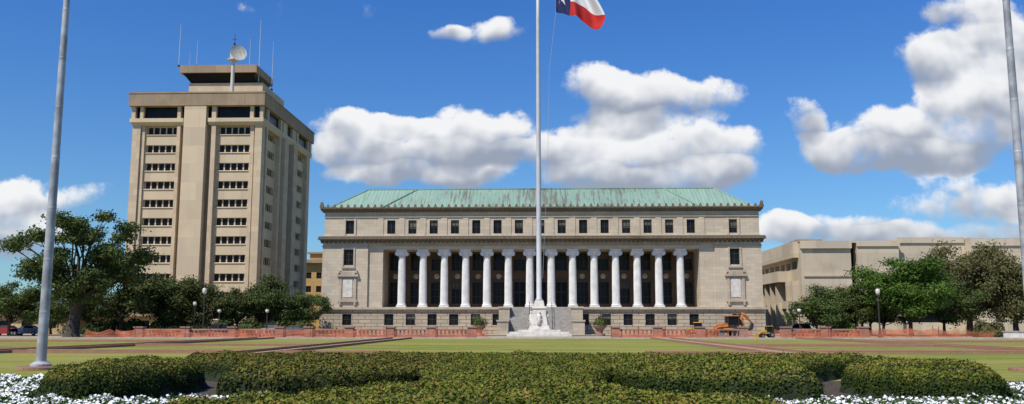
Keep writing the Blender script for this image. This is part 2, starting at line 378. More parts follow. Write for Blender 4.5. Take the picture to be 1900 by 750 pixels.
# ------------------------------------------------------------------ windows
def window_mesh(w_,h,nx,nz,fr=.07,blind=0,glass='glass',frh=None,fmat='frame'):
    frh=fr if frh is None else frh
    mb=MB(); mb.box(-w_/2,w_/2,.06,.1,0,h,0)
    mb.box(-w_/2,-w_/2+fr,0,.055,0,h,1); mb.box(w_/2-fr,w_/2,0,.055,0,h,1)
    mb.box(-w_/2+fr,w_/2-fr,0,.055,0,frh,1); mb.box(-w_/2+fr,w_/2-fr,0,.055,h-frh,h,1)
    for i in range(1,nx): x=-w_/2+w_*i/nx; mb.box(x-fr/2,x+fr/2,.003,.052,frh,h-frh,1)
    for j in range(1,nz): z=h*j/nz; mb.box(-w_/2+fr,w_/2-fr,.006,.049,z-frh/2,z+frh/2,1)
    if blind: mb.box(-w_/2+fr,w_/2-fr,.056,.059,h*(1-blind),h-frh,2)
    me=bpy.data.meshes.new('window'); me.from_pydata(mb.v,[],mb.f)
    for k in (glass,fmat,'blind'): me.materials.append(M[k])
    me.polygons.foreach_set("material_index",mb.m); me.update(); return me
# ------------------------------------------------------------------ neoclassical hall
def hall():
    cx=.25; B=empty('columned_hall',(cx,155,0),'long cream limestone columned hall with green copper roof','building')
    S=3.754; bays=[cx+i*S for i in range(-7,8)]; pav=[cx-33.6,cx+33.6]
    X0,X1=cx-38.4,cx+38.4
    # base storey
    mb=MB(); hs=[(x-.8,x+.8,1.5,3.4) for i,x in enumerate(bays) if abs(i-7)>1]+[(x-.8,x+.8,1.5,3.4) for x in pav]
    mb.wall('y',154.5,X0,X1,.0,4.2,hs,.45)
    for x in (X0,X1): mb.quad((x,154.5,0),(x,185,0),(x,185,4.2),(x,154.5,4.2))
    mb.quad((X0,185,0),(X1,185,0),(X1,185,4.2),(X0,185,4.2))
    mb.box(X0-.15,X1+.15,154.3,154.5-.003,0,.5)
    put(mb,'base_storey',M['rust'],B,label='rusticated stone base storey with small windows')
    wm=[window_mesh(1.6,1.9,2,2,.09,k) for k in (0,.4)]
    for i,h in enumerate(hs): inst(wm[i%3==1],'window',B,((h[0]+h[1])/2,154.72,1.5))
    put(MB().box(X0-.3,X1+.3,154.05,185.2,4.2,4.6),'ledge',M['corn2'],B)
    RY=161.0
    # main wall
    mb=MB()
    hp=[(x-.85,x+.85,11.9,14.7) for x in pav]
    for s in (-1,1):
        a,b_=sorted((cx+s*30.2,cx+s*38.2)); mb.wall('y',154.75,a,b_,4.6,16.1,[h for h in hp if a<h[0]<b_],.5)
        a,b_=sorted((cx+s*27.6,cx+s*30.2)); mb.wall('y',155.1,a,b_,4.6,16.1,[],.5)
        x=cx+s*30.2; mb.quad((x,154.75,4.6),(x,155.1,4.6),(x,155.1,16.1),(x,154.75,16.1))
        x=cx+s*27.6; mb.quad((x,155.1,4.6),(x,RY,4.6),(x,RY,14.7),(x,155.1,14.7))
        x=cx+s*38.2; mb.quad((x,154.75,4.6),(x,185,4.6),(x,185,16.1),(x,154.75,16.1))
    mb.quad((X0+.2,185,4.6),(X1-.2,185,4.6),(X1-.2,185,21.3),(X0+.2,185,21.3))
    put(mb,'wall',M['lime'],B)
    wm=[window_mesh(1.7,2.8,2,3,.09,k) for k in (0,.35)]
    for i,h in enumerate(hp): inst(wm[0],'window',B,((h[0]+h[1])/2,155.0,11.9))
    for x in pav:
        mb=MB()
        mb.box(x-1.5,x-1.05,154.5,154.747,5.9,9.9); mb.box(x+1.05,x+1.5,154.5,154.747,5.9,9.9)
        mb.box(x-1.7,x+1.7,154.4,154.747,5.5,5.9); mb.box(x-1.05,x+1.05,154.62,154.747,5.9,9.9)
        mb.box(x-1.85,x+1.85,154.25,154.747,9.9,10.3)
        mb.prism([(x-1.85,10.3),(x+1.85,10.3),(x+1.0,10.75),(x-1.0,10.75)],154.3,154.747)
        for s in (-1,1): mb.box(x+s*1.45-.18,x+s*1.45+.18,154.3,154.747,10.303,11.0); mb.box(x+s*1.3-.15,x+s*1.3+.15,154.35,154.747,4.95,5.497)
        put(mb,'niche_surround',M['corn2'],B)
        put(MB().box(x-.8,x+.8,154.55,154.617,6.3,9.5),'niche_panel',M['white'],B)
        mb=MB(); mb.box(x-1.15,x-.87,154.6,154.747,11.6,14.9); mb.box(x+.87,x+1.15,154.6,154.747,11.6,14.9); mb.box(x-1.2,x+1.2,154.5,154.747,11.35,11.6)
        put(mb,'window_surround',M['corn2'],B)
    # recessed colonnade wall
    mb=MB(); hu=[(x-1.05,x+1.05,11.3,14.4) for x in bays]; hl=[(x-1.05,x+1.05,5.3,9.2) for i,x in enumerate(bays) if abs(i-7)>1]
    hd=[(x-1.05,x+1.05,4.6,9.2) for i,x in enumerate(bays) if abs(i-7)<=1]
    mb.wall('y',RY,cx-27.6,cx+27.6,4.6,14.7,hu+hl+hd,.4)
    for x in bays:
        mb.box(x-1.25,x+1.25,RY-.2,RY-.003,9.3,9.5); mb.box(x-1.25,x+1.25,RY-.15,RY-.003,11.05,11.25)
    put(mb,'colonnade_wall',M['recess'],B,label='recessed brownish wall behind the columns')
    wu=[window_mesh(2.1,3.1,3,2,.08,k) for k in (0,.35)]; wl=[window_mesh(2.1,3.9,3,3,.08,k) for k in (0,.3)]
    for i,h in enumerate(hu): inst(wu[i%4==2],'window',B,((h[0]+h[1])/2,RY+.2,11.3))
    for i,h in enumerate(hl): inst(wl[i%5==3],'window',B,((h[0]+h[1])/2,RY+.2,5.3))
    for h in hd:
        x=(h[0]+h[1])/2; mb=MB(); mb.box(x-1.05,x+1.05,RY+.3,RY+.36,4.6,9.2,0)
        for k in (-1.05,-.08,.93): mb.box(x+k,x+k+.14,RY+.2,RY+.297,4.6,9.2,1)
        mb.box(x-1.05,x+1.05,RY+.17,RY+.197,7.3,7.5,1)
        put(mb,'door',[M['glass2'],M['frame']],B,label='tall dark double door')
    for i,x in enumerate(bays):
        if abs(i-7)<=1: continue
        mb=MB(); mb.tube([(x,RY-.003,10.25),(x,RY-.15,10.25)],[.5,.42],14); mb.tube([(x,RY-.155,10.25),(x,RY-.25,10.25)],[.28,.2],12)
        put(mb,'roundel',M['corn2'],B)
    # entablature
    mb=MB(); mb.box(cx-27.6,cx+27.6,155.1,RY+.4,14.7,15.3); mb.box(cx-27.6,cx+27.6,155.2,RY+.4,15.303,16.1)
    mb.box(cx-27.6,cx+27.6,155.0,155.097,15.15,15.297)
    put(mb,'entablature',M['lime'],B)
    # cornice
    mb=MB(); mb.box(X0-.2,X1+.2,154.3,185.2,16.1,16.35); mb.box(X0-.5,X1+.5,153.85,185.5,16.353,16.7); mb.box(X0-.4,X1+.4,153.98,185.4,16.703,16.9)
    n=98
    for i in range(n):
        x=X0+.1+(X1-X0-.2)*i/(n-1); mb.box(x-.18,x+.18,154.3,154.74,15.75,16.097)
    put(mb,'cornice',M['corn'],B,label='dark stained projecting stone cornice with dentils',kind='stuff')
    for a,b_ in ((X0+.1,cx-30.2),(cx+30.2,X1-.1)): put(MB().box(a,b_,154.6,154.747,15.1,15.3),'string_course',M['corn2'],B)
    # attic
    mb=MB(); ha=[(x-.72,x+.72,17.45,19.85) for x in bays+pav]
    mb.wall('y',155.3,X0+.3,X1-.3,16.9,21.3,ha,.45)
    for x in (X0+.3,X1-.3): mb.quad((x,155.3,16.9),(x,185,16.9),(x,185,21.3),(x,155.3,21.3))
    for i in range(-8,8):
        x=cx+(i+.5)*S; mb.box(x-.5,x+.5,155.2,155.297,17.0,20.3)
    mb.box(X0+.25,X1-.25,155.12,155.297,20.35,20.55); mb.box(X0+.2,X1-.2,155.1,155.297,16.903,17.15)
    for x in pav:
        mb.box(x-1.1,x-.76,155.15,155.297,17.2,20.1); mb.box(x+.76,x+1.1,155.15,155.297,17.2,20.1)
    put(mb,'attic_wall',M['lime'],B)
    wm=[window_mesh(1.44,2.4,2,2,.08,k) for k in (0,.4,.6)]
    for i,h in enumerate(ha): inst(wm[(i*7)%5%3],'window',B,((h[0]+h[1])/2,155.55,17.45))
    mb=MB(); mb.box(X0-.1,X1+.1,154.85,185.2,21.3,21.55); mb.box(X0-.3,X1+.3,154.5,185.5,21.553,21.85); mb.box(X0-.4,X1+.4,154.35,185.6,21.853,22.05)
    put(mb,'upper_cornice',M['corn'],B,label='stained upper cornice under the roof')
    mb=MB(); n=66
    for i in range(n):
        x=X0-.2+(X1-X0+.4)*i/(n-1); mb.taper((x-.3,x+.3,154.4,154.65),(x-.1,x+.1,154.45,154.6),22.053,22.6)
    for i in range(26):
        y=155.2+29.8*i/25
        for x in (X0-.25,X1+.25): mb.taper((x-.13,x+.13,y-.3,y+.3),(x-.07,x+.07,y-.1,y+.1),22.053,22.6)
    for x in (X0-.1,X1+.1): mb.taper((x-.4,x+.3,154.38,154.9),(x-.2,x+.2,154.4,154.6),22.056,23.0)
    put(mb,'cresting',M['corn'],B,kind='stuff')
    # roof, truncated hip
    mb=MB(); a=(X0+.9,X1-.9,155.6,184.4); t=(X0+6.6,X1-6.6,162.2,177.5)
    mb.taper(a,t,22.06,26.3); mb.box(t[0]-.1,t[1]+.1,t[2]-.1,t[3]+.1,26.303,26.5)
    for k in (0,1):
        sg=(-1,1)[k]; x=cx+sg*27.5
        mb.tube([(x+sg*.6,155.5,22.15),(x-sg*4.8,162.2,26.4)],.13,6)
        mb.tube([(a[k],155.6,22.1),(t[k],162.2,26.38)],.13,6)
    put(mb,'roof',M['roof'],B,label='hipped standing-seam copper roof with green patina')
    # columns
    mb=MB(); mb.box(-.85,.85,-.85,.85,0,.25); mb.lathe(0,0,[(.25,.8),(.36,.86),(.48,.78),(.55,.72),(.64,.76),(.72,.70)],24)
    mb.lathe(0,0,[(.72,.68),(1.6,.675),(4.0,.665),(6.5,.63),(9.15,.58)],40,flute=.09)
    mb.lathe(0,0,[(9.15,.6),(9.3,.62),(9.45,.72),(9.6,.72)],24)
    for s in (-1,1): mb.tube([(s*.76,-.78,9.38),(s*.76,.78,9.38)],[.4,.4],14); mb.tube([(s*.76,-.86,9.38),(s*.76,.86,9.38)],[.16,.16],10)
    mb.box(-.76,.76,-.74,.74,9.5,9.8); mb.box(-.96,.96,-.86,.86,9.82,10.097)
    col=put(mb,'column',M['col'],B,origin=(0,0,0))
    col.location=Vector((cx-6.5*S,156.2,4.6))-WL[B.name]
    for i in range(1,14): inst(col.data,'column',B,(cx+(i-6.5)*S,156.2,4.6))
    # stairs
    mb=MB(); n=25; rise=4.55/n; run=.40
    for k in range(n):
        y0=154.04-run*(n-k); mb.box(cx-5.2,cx+5.2,y0,y0+run,0,(k+1)*rise)
    put(mb,'stairs',M['step'],B)
    for s in (-1,1):
        mb=MB(); a,b_=sorted((cx+s*5.2,cx+s*7.0)); mb.box(a,b_,149.5,154.04,0,4.3); mb.box(a-.12,b_+.12,149.35,154.03,4.303,4.6)
        mb.box(a,b_,143.5,149.49,0,2.1); mb.box(a-.12,b_+.12,143.35,149.34,2.103,2.35)
        put(mb,'stair_cheek_wall',M['corn2'],B)
        mb=MB(); mb.tube([(cx+s*1.9,144.0,1.0),(cx+s*1.9,153.7,5.45)],.05,6)
        for k in range(6): t=k/5; mb.tube([(cx+s*1.9,144.0+9.7*t,max(0,(144+9.7*t-144.04)/10*4.55)),(cx+s*1.9,144.0+9.7*t,1.0+4.45*t)],.04,6)
        put(mb,'handrail',M['dark'],B)
    return B
hall()
# ------------------------------------------------------------------ tower
def tower():
    x0,x1,y0,y1=-85.0,-57.6,180.0,219.0
    B=empty('office_tower',((x0+x1)/2,(y0+y1)/2,0),'tall tan concrete office tower with antennas on its roof','building')
    L=[(2.7,9.4),(18.0,24.7)]; rows=[41.9-3.84*i for i in range(11)]
    wp=window_mesh(6.7,1.6,5,1,.28,0,'glass2',.06,'tower2')
    mb=MB(); holes=[(x0+a,x0+b_,z-.8,z+.8) for a,b_ in L for z in rows]
    mb.wall('y',y0+.7,x0+.3,x1-.3,0,43,holes,.9)
    D=[(4.0,11.5),(27.5,35)]
    hs=[(y0+a,y0+b_,z-.8,z+.8) for a,b_ in D for z in rows]
    mb.wall('x',x1-.7,y0+.3,y1-.3,0,43,hs,.9)
    mb.quad((x0+.3,y0+.7,0),(x0+.3,y1,0),(x0+.3,y1,43),(x0+.3,y0+.7,43)); mb.quad((x0+.3,y1-.3,0),(x1-.7,y1-.3,0),(x1-.7,y1-.3,46.9),(x0+.3,y1-.3,46.9))
    for a,b_ in L:
        for z in rows: mb.add([(x0+a,y0+.697,z-1.25),(x0+b_,y0+.697,z-1.25),(x0+b_,y0+.5,z-.95),(x0+a,y0+.5,z-.95),(x0+a,y0+.697,z-.81),(x0+b_,y0+.697,z-.81)],[(0,1,2,3),(3,2,5,4),(0,3,4),(1,5,2)])
    for a,b_ in D:
        for z in rows: mb.add([(x1-.697,y0+a,z-1.25),(x1-.697,y0+b_,z-1.25),(x1-.5,y0+b_,z-.95),(x1-.5,y0+a,z-.95),(x1-.697,y0+a,z-.81),(x1-.697,y0+b_,z-.81)],[(0,1,2,3),(3,2,5,4),(0,3,4),(1,5,2)])
    put(mb,'wall',M['tower2'],B)
    for a,b_ in L:
        for z in rows: inst(wp,'window',B,(x0+(a+b_)/2,y0+1.2,z-.8))
    wp2=window_mesh(7.5,1.6,6,1,.28,0,'glass2',.06,'tower2')
    for a,b_ in D:
        for z in rows: inst(wp2,'window',B,(x1-1.2,y0+(a+b_)/2,z-.8),math.pi/2)
    def pier(a,b_,pr,zt=43.0,mat='tower'):
        put(MB().box(x0+a,x0+b_,y0+.7-pr,y0+.697,0,zt),'pier',M[mat],B)
    for a,b_,pr in ((0.0,1.7,.7),(1.75,2.5,.35),(9.5,10.2,.9),(16.8,17.7,.9),(24.85,25.6,.35),(25.9,27.4,.7)): pier(a,b_,pr)
    pier(11.2,15.8,1.7,46.9,'tower2')
    for a,b_ in ((10.25,11.15),(15.85,16.75)):
        put(MB().box(x0+a,x0+b_,y0+.65,y0+.69,0,43),'slot_shade_strip',M['band'],B)  # flat dark strip, painting in the shade of a recessed slot
    for a,b_,pr in ((0.75,2.1,.7),(2.6,3.6,.9),(12.1,13.4,.9),(14.3,17.3,1.5),(21.7,24.7,1.5),(25.6,26.9,.9),(35.5,36.6,.9),(37.0,38.9,.7)):
        put(MB().box(x1-.697,x1-.7+pr,y0+a,y0+b_,0,43),'pier',M['tower'],B)
    put(MB().box(x1-.697,x1-.6,y0+17.6,y0+21.4,0,43),'flank_panel',M['glass2'],B)
    mb=MB()
    for a,b_ in ((-.1,10.9),(16.1,27.5)):
        mb.taper((x0+a+(.1 if a<0 else 0),x0+b_-(.1 if b_>20 else 0),y0-.0,y0+.5),(x0+a-(.3 if a<0 else 0),x0+b_+(.3 if b_>20 else 0),y0-.7,y0+.5),42.9,43.5)
        mb.box(x0+a-(.3 if a<0 else 0),x0+b_+(.3 if b_>20 else 0),y0-.7,y0+.5,43.503,44.3)
    mb.taper((x1-.5,x1+.05,y0+.51,y1),(x1-.5,x1+.4,y0+.51,y1),42.9,43.5); mb.box(x1-.5,x1+.4,y0+.51,y1,43.503,44.3)
    put(mb,'belt_course',M['tower2'],B)
    mb=MB(); mb.box(x0+.3,x1-.3,y0+.5,y1-.5,44.3,46.9)
    put(mb,'top_floor_glazing',M['glass2'],B,label='dark glazed top storey')
    for a,b_ in ((-.2,.6),(1.6,2.3),(9.5,10.2),(16.8,17.7),(24.85,25.6),(26.9,27.6)):
        put(MB().box(x0+a,x0+b_,y0-.4,y0+.497,44.303,46.897),'pier',M['tower'],B)
    for a,b_ in ((2.6,3.6),(12.1,13.4),(14.3,17.3),(21.7,24.7),(25.6,26.9),(35.5,36.6),(37.5,39)):
        put(MB().box(x1-.297,x1+.3,y0+a,y0+b_,44.303,46.897),'pier',M['tower'],B)
    mb=MB(); mb.box(x0-.65,x1+.65,y0-1.1,y1+.8,46.9,49.5); mb.box(x0-.75,x1+.75,y0-1.2,y1+.9,49.503,49.8)
    put(mb,'roof_fascia',M['band'],B,label='deep brown concrete roof fascia')
    px0,px1=-79.0,-61.9
    put(MB().box(px0+1.6,px1+1.0,189.5,206,49.8,54.6),'penthouse_base',M['tower'],B)
    put(MB().taper((px0+2.0,px1-2.0,190,199),(px0+.5,px1-.4,188.5,199.6),54.603,56.6),'penthouse_glazing',M['glass2'],B,label='slanted dark glazing below the penthouse roof')
    put(MB().box(px0,px1,188,200,56.603,58.3),'penthouse_roof',M['band'],B)
    D_=empty('dish_antenna',(-65.1,182.2,49.8),'white dish antenna on a tall mast atop the tower','antenna')
    X,Y=-65.1,182.2
    mb=MB(); mb.tube([(X,Y,49.8),(X,Y,57.4)],[.42,.34],12); put(mb,'mast',M['dish'],D_)
    mb=MB(); mb.lathe(X,Y,[(57.4,.4),(57.5,1.2),(57.65,1.2),(57.66,.5)],16); mb.box(X-.6,X+.5,Y-.5,Y+.5,57.66,59.3)
    for i in range(10):
        a=2*math.pi*i/10; mb.tube([(X+1.15*math.cos(a),Y+1.15*math.sin(a),57.6),(X+1.15*math.cos(a),Y+1.15*math.sin(a),58.4)],.03,4)
    put(mb,'platform',M['dish'],D_)
    mb=MB(); vs=[];fs=[];n=20;R=1.75; c0=Vector((X+1.1,Y-.3,59.0)); ax=Vector((.5,-.8,.15)).normalized(); u=ax.cross(Vector((0,0,1))).normalized(); w_=ax.cross(u)
    for j in range(6):
        r=R*j/5
        for i in range(n):
            a=2*math.pi*i/n; vs.append(c0+u*r*math.cos(a)+w_*r*math.sin(a)+ax*(.35*(r/R)**2*R*.5))
    for j in range(5):
        for i in range(n): fs.append((j*n+i,j*n+(i+1)%n,(j+1)*n+(i+1)%n,(j+1)*n+i))
    mb.add(vs,fs)
    for a in (0,2.1,4.2): mb.tube([c0+u*R*.9*math.cos(a)+w_*R*.9*math.sin(a)+ax*.3,c0+ax*1.3],.04,4)
    put(mb,'dish',M['dish'],D_,smooth=True)
    mb=MB(); mb.tube([(X+.1,Y+.1,59.3),(X+.1,Y+.1,63.4)],[.12,.05],6); mb.tube([(X-.4,Y+.1,62.2),(X+.6,Y+.1,62.2)],.05,4); mb.lathe(X+.1,Y+.1,[(61,.25),(61.3,.25)],8); put(mb,'whip_mast',M['dark'],D_)
    for (p_,yt,Yd,zb,r) in ((332,44,189,58.3,.09),(365,75,189,58.3,.07),(463,72,190,58.3,.07),(481,38,190,54.6,.1),(506,76,196,54.6,.08),(352,95,190,58.3,.05)):
        X_,_=at(p_,118,Yd); _,zt=at(p_,yt,Yd)
        A=empty('whip_antenna',(X_,Yd,zb),'thin vertical whip antenna on the tower roof','antenna',group='antennas on the tower roof')
        put(MB().tube([(X_,Yd,zb),(X_,Yd,zb+(zt-zb)*.5),(X_,Yd,zt)],[r,r*.8,r*.4],6),'mast',M['steel'],A)
        mb=MB(); mb.lathe(X_,Yd,[(zb,r*3),(zb+.35,r*3),(zb+.4,r)],8); put(mb,'mast_base',M['dark'],A)
    vx,_=at(308,168,186)
    mb=MB(); mb.lathe(vx,186,[(49.8,.45),(51.0,.45),(51.0,.6),(51.6,.6)],12); mb.box(vx-2.0,vx-1.0,185.5,186.5,49.8,50.9)
    put(mb,'roof_vent',M['steel'],None,label='grey metal roof vent stack on the tower roof',cat='vent')
tower()
# ------------------------------------------------------------------ concrete library
def library():
    B=empty('concrete_library',(74,190,0),'broad weathered pale concrete library with overhanging floors','building')
    fy=170.0; lx=49.6
    mb=MB(); mb.wall('y',fy,lx,59.0,0,17.2,[(51,58,1.5,4.2)],1.2); mb.wall('y',fy,60.2,68,0,17.2,[(61.5,67,2.0,4.4)],1.2); mb.wall('y',fy+1.2,68,81,0,17.9,[(70,79,2,4.2)],1); mb.wall('y',fy-1.5,81,105,0,17.3,[],1)
    mb.quad((59,fy,0),(59,fy+2.5,0),(59,fy+2.5,17.2),(59,fy,17.2)); mb.quad((60.2,fy,0),(60.2,fy+2.5,0),(60.2,fy+2.5,17.2),(60.2,fy,17.2))
    mb.quad((68,fy,0),(68,fy+1.2,0),(68,fy+1.2,17.2),(68,fy,17.2)); mb.quad((81,fy-1.5,0),(81,fy+1.2,0),(81,fy+1.2,17.9),(81,fy-1.5,17.9))
    mb.box(lx,68,fy+.01,214,17.0,17.2); mb.box(68.01,105,fy+1.21,214,17.0,17.9)
    holes=[]
    for k in range(10):
        y=fy+3+k*4.2
        holes+=[(y,y+3.2,12.2,13.7),(y,y+3.7,6.4,9.7),(y,y+3.7,1.0,4.4)]
    mb.wall('-x',lx,fy,214,0,17.2,holes,2.4)
    put(mb,'wall',M['lib'],B)
    mb=MB(); mb.box(lx-1.0,lx-.003,fy+1.5,214,14.3,17.35); mb.box(lx-2.6,lx-.003,fy+7,214,9.9,12.0); mb.box(lx-1.2,lx-.003,fy+4,214,4.7,6.2)
    mb.box(lx-.1,59.1,fy-.5,fy-.003,15.9,17.35); mb.box(60.1,68.2,fy-.3,fy-.003,16.3,17.35); mb.box(lx+.4,58.9,fy-.25,fy-.003,10.6,10.9); mb.box(60.4,67.9,fy-.25,fy-.003,10.6,10.9)
    mb.box(80.8,105,fy-1.8,fy-1.503,16.2,17.5); mb.box(68.2,80.7,fy+.9,fy+1.197,17.0,18.05)
    put(mb,'overhanging_band',M['lib'],B)
    for k in range(11):
        y=fy+1.9+k*4.2; put(MB().box(lx-1.3-(.9 if k>1 else 0),lx-.01,y,y+.6,0,9.897),'fin',M['lib'],B)
    mb=MB(); mb.box(59.003,60.197,fy+2.3,fy+2.4,0,17); mb.box(lx+2.3,lx+2.39,fy+1,213,0,16)
    mb.box(61.5,67,fy+1.1,fy+1.19,2,4.4); mb.box(70,79,fy+2.1,fy+2.19,2,4.2); mb.box(51,58,fy+1.1,fy+1.19,1.5,4.2)
    put(mb,'window',M['glass2'],B,label='dark recessed strip windows and vertical slot')
    put(MB().box(52,57,180,186,17.203,18.6),'roof_plant_box',M['band'],B)
library()
# ------------------------------------------------------------------ ochre building between and low beige building
B=empty('ochre_building',(-60,268,0),'ochre brick building with projecting brown flat roof','building')
mb=MB(); hs=[(-69+3*k+.6,-69+3*k+2.1,z,z+1.8) for k in range(6) for z in (3,7,11,15)]
mb.wall('y',260,-69.4,-50,0,19.5,hs,.4); mb.quad((-69.4,260,0),(-69.4,280,0),(-69.4,280,19.5),(-69.4,260,19.5)); mb.quad((-50,260,0),(-50,280,0),(-50,280,19.5),(-50,260,19.5))
mb.box(-68,-63.5,262,270,20.6,22.4); put(mb,'wall',M['orangebld'],B)
put(MB().box(-70.8,-49,258.5,281,19.5,20.5),'roof',M['band'],B)
put(MB().box(-68.7,-62.8,261.3,271,22.403,22.9),'upper_roof',M['band'],B)
wm=window_mesh(1.5,1.8,2,2,.1)
for h in hs: inst(wm,'window',B,((h[0]+h[1])/2,260.2,h[2]))
B=empty('low_beige_building',(-85,158,0),'low beige building with flat roof behind the trees','building')
mb=MB(); hs=[(-100+4*k,-98+4*k,1.0,2.3) for k in range(9)]
mb.wall('y',150,-102,-62,0,3.0,hs,.3); mb.quad((-62,150,0),(-62,166,0),(-62,166,3),(-62,150,3)); put(mb,'wall',M['beige'],B)
put(MB().box(-102.5,-61.5,149.3,166,3.0,3.4),'roof',M['band'],B)
wm=window_mesh(2.0,1.3,3,1,.1)
for h in hs: inst(wm,'window',B,((h[0]+h[1])/2,150.15,1.0))
# ------------------------------------------------------------------ trees
def make_tree(name,seed,H,R,th,cb,nc,nl,ls,leafmat,tr,label,cat='tree',flat=.65,spread=(.3,.9),cr=(.18,.30),lean=0,group=None):
    """th: fork height, cb: height of the lowest foliage"""
    rng=np.random.RandomState(seed)
    B=empty(name,(0,0,0),label,cat,group)
    hz=(H-cb)/2; zc=cb+hz
    cs=[];rs=[]
    for i in range(nc):
        d=rng.normal(size=3); d/=np.linalg.norm(d)
        f=rng.uniform(*spread); r=R*rng.uniform(*cr)
        lumpy=1+.15*math.sin(math.atan2(d[1],d[0])*3+seed)
        c=np.array([R*d[0]*f*lumpy,R*d[1]*f*lumpy,zc+hz*d[2]*f])
        c[2]=min(max(c[2],cb+r*flat*.5),H-r*flat*.8); cs.append(c);rs.append(r)
    cs=np.array(cs);rs=np.array(rs)
    pr=rs**2/np.sum(rs**2); ci=rng.choice(nc,nl,p=pr)
    d=rng.normal(size=(nl,3)); d/=np.linalg.norm(d,axis=1,keepdims=True)
    lob=1+.28*np.sin(d[:,0:1]*6+ci[:,None])*np.sin(d[:,1:2]*5+2*ci[:,None])+.18*np.sin(d[:,2:3]*9+ci[:,None])
    rad=rng.uniform(0,1,(nl,1))**.42*(1+.14*rng.normal(size=(nl,1)))*lob
    off=d*rad*rs[ci][:,None]; off[:,2]*=flat
    C=cs[ci]+off
    Nn=d*.75+np.array([0,0,.35])+rng.normal(size=(nl,3))*.5
    V=leafquads(C,Nn,ls,rng,.7)
    me=quads_mesh('crown',V,[leafmat])
    o=bpy.data.objects.new('crown',me); COL.objects.link(o); o.parent=B
    mb=MB()
    mb.tube([(0,0,-.1),(lean*.1,0,th*.12),(lean*.5,0.1,th*.5),(lean,0,th)],[tr*1.4,tr*1.0,tr*.85,tr*.75],10)
    for i in range(nc):
        c=cs[i]; base=np.array([lean,0,th*rng.uniform(.8,1.0)])
        m1=base*.5+c*.5+rng.normal(size=3)*R*.06; m1[2]=max(base[2]*.45+c[2]*.55,th*.8)
        k=tr*rng.uniform(.14,.34)
        mb.tube([base,m1,c],[k*1.2,k*.7,k*.18],5)
        e=c+rng.normal(size=3)*rs[i]*.5; mb.tube([m1*.4+c*.6,e],[k*.3,k*.08],4)
    put(mb,'trunk',M['bark'],B,origin=(0,0,0),smooth=True)
    return B
def place(px,Y,topy,wpx,src,H,R,rot=0,label=None):
    x,_=at(px,602,Y); _,zt=at(px,topy,Y); s=(wpx/2/F*Y)/R; return clone(src,(x,Y,0),rot,(s,s,zt/H),label)
oak=make_tree('live_oak_tree',3,17.0,10.0,5.4,4.3,54,36000,.18,M['leafA'],.85,'large spreading live oak with airy crown and dark trunk',flat=.55,spread=(.35,1.0),cr=(.12,.22),lean=.5)
x,_=at(134,602,118); oak.location=(x,118,0)
G='trees around the lawn and buildings'
tA=make_tree('broadleaf_tree',11,10,6,2.2,1.4,36,15000,.17,M['leafA'],.28,'dark green oak tree with rounded crown',group=G,cr=(.2,.34))
tB=make_tree('broadleaf_tree',23,10,5,2.2,1.2,32,14000,.16,M['leafA'],.26,'dark green oak tree beside the buildings',group=G,cr=(.2,.36))
tC=make_tree('broadleaf_tree',31,14,7,2.6,1.6,44,24000,.17,M['leafB'],.3,'bright green leafy tree with dense crown',group=G,cr=(.2,.34))
tD=make_tree('live_oak_tree',47,15,10,3.2,2.2,60,30000,.19,M['leafC'],.6,'broad brownish-green live oak by the library',group=G,cr=(.16,.28),flat=.6)
for (px,Y,ty,wp,s,H,R,r) in ((225,136,470,200,tA,10,6,.5),(18,126,505,130,tB,10,5,1.5),(95,145,535,110,tA,10,6,2),(300,142,496,140,tB,10,5,.9),(365,140,514,125,tA,10,6,3),
    (440,142,520,110,tB,10,5,4),(488,144,510,125,tA,10,6,5.2),(562,148,526,95,tB,10,5,2.8),(330,150,525,100,tA,10,6,1.1),(165,150,530,110,tB,10,5,3.3),
    (1515,129,529,125,tA,10,6,4.1),(1600,136,504,115,tB,10,5,.2),(1752,134,508,130,tA,10,6,2.2),(1640,133,525,120,tB,10,5,1.2),(1575,134,545,90,tA,10,6,.4)):
    place(px,Y,ty,wp,s,H,R,r)
tA.location=(-62,152,0); tA.scale=(.9,.9,.95)
x,_=at(525,602,150); tB.location=(x,150,0); tB.scale=(.9,.9,.74)
x,_=at(1690,602,130); tC.location=(x,130,0); tC.scale=(1.12,1.12,.84)
place(1615,140,496,130,tC,14,7,2.0,'bright green leafy tree beside the library')
x,_=at(1800,602,141); tD.location=(x,141,0); tD.scale=(.92,.92,1.05)
place(1885,138,458,180,tD,15,10,2.0)
# shrubs
def shrub(name,x,y,H,R,seed,mat,label,z=0,n=3500,cat='shrub',parent=None):
    rng=np.random.RandomState(seed); d=rng.normal(size=(n,3)); d/=np.linalg.norm(d,axis=1,keepdims=True); d[:,2]=np.abs(d[:,2])*1.0
    lump=1+.18*np.sin(d[:,0:1]*5+seed)+.15*np.cos(d[:,1:2]*6)
    C=d*rng.uniform(.2,1,(n,1))**.4*np.array([R,R,H])*lump; C[:,2]+=.05
    me=quads_mesh(name,leafquads(C,d+rng.normal(size=(n,3))*.5,.09*max(R,.8),rng,.6),[mat]); o=bpy.data.objects.new(name,me); COL.objects.link(o); o.location=(x,y,z)
    if parent: o.parent=parent; o.location=Vector((x,y,z))-WL[parent.name]
    else: meta(o,label,cat)
    return o
x,_=at(1832,602,118); shrub('shrub',x,118,1.9,1.9,4,M['leafC'],'rounded yellow-green shrub by the fence')
x,_=at(1560,602,130); shrub('shrub',x,130,1.6,2.2,5,M['leafB'],'low green shrub near the library')
x,_=at(1480,602,133); shrub('shrub',x,133,1.5,2.0,6,M['leafA'],'dark shrub near the library')
for k,px in enumerate((250,470,345,545,200,410,300)):
    x,_=at(px,602,139); shrub('shrub',x,139,2.0,3.2,8+k,M['leafA'],'dark green shrub below the trees')
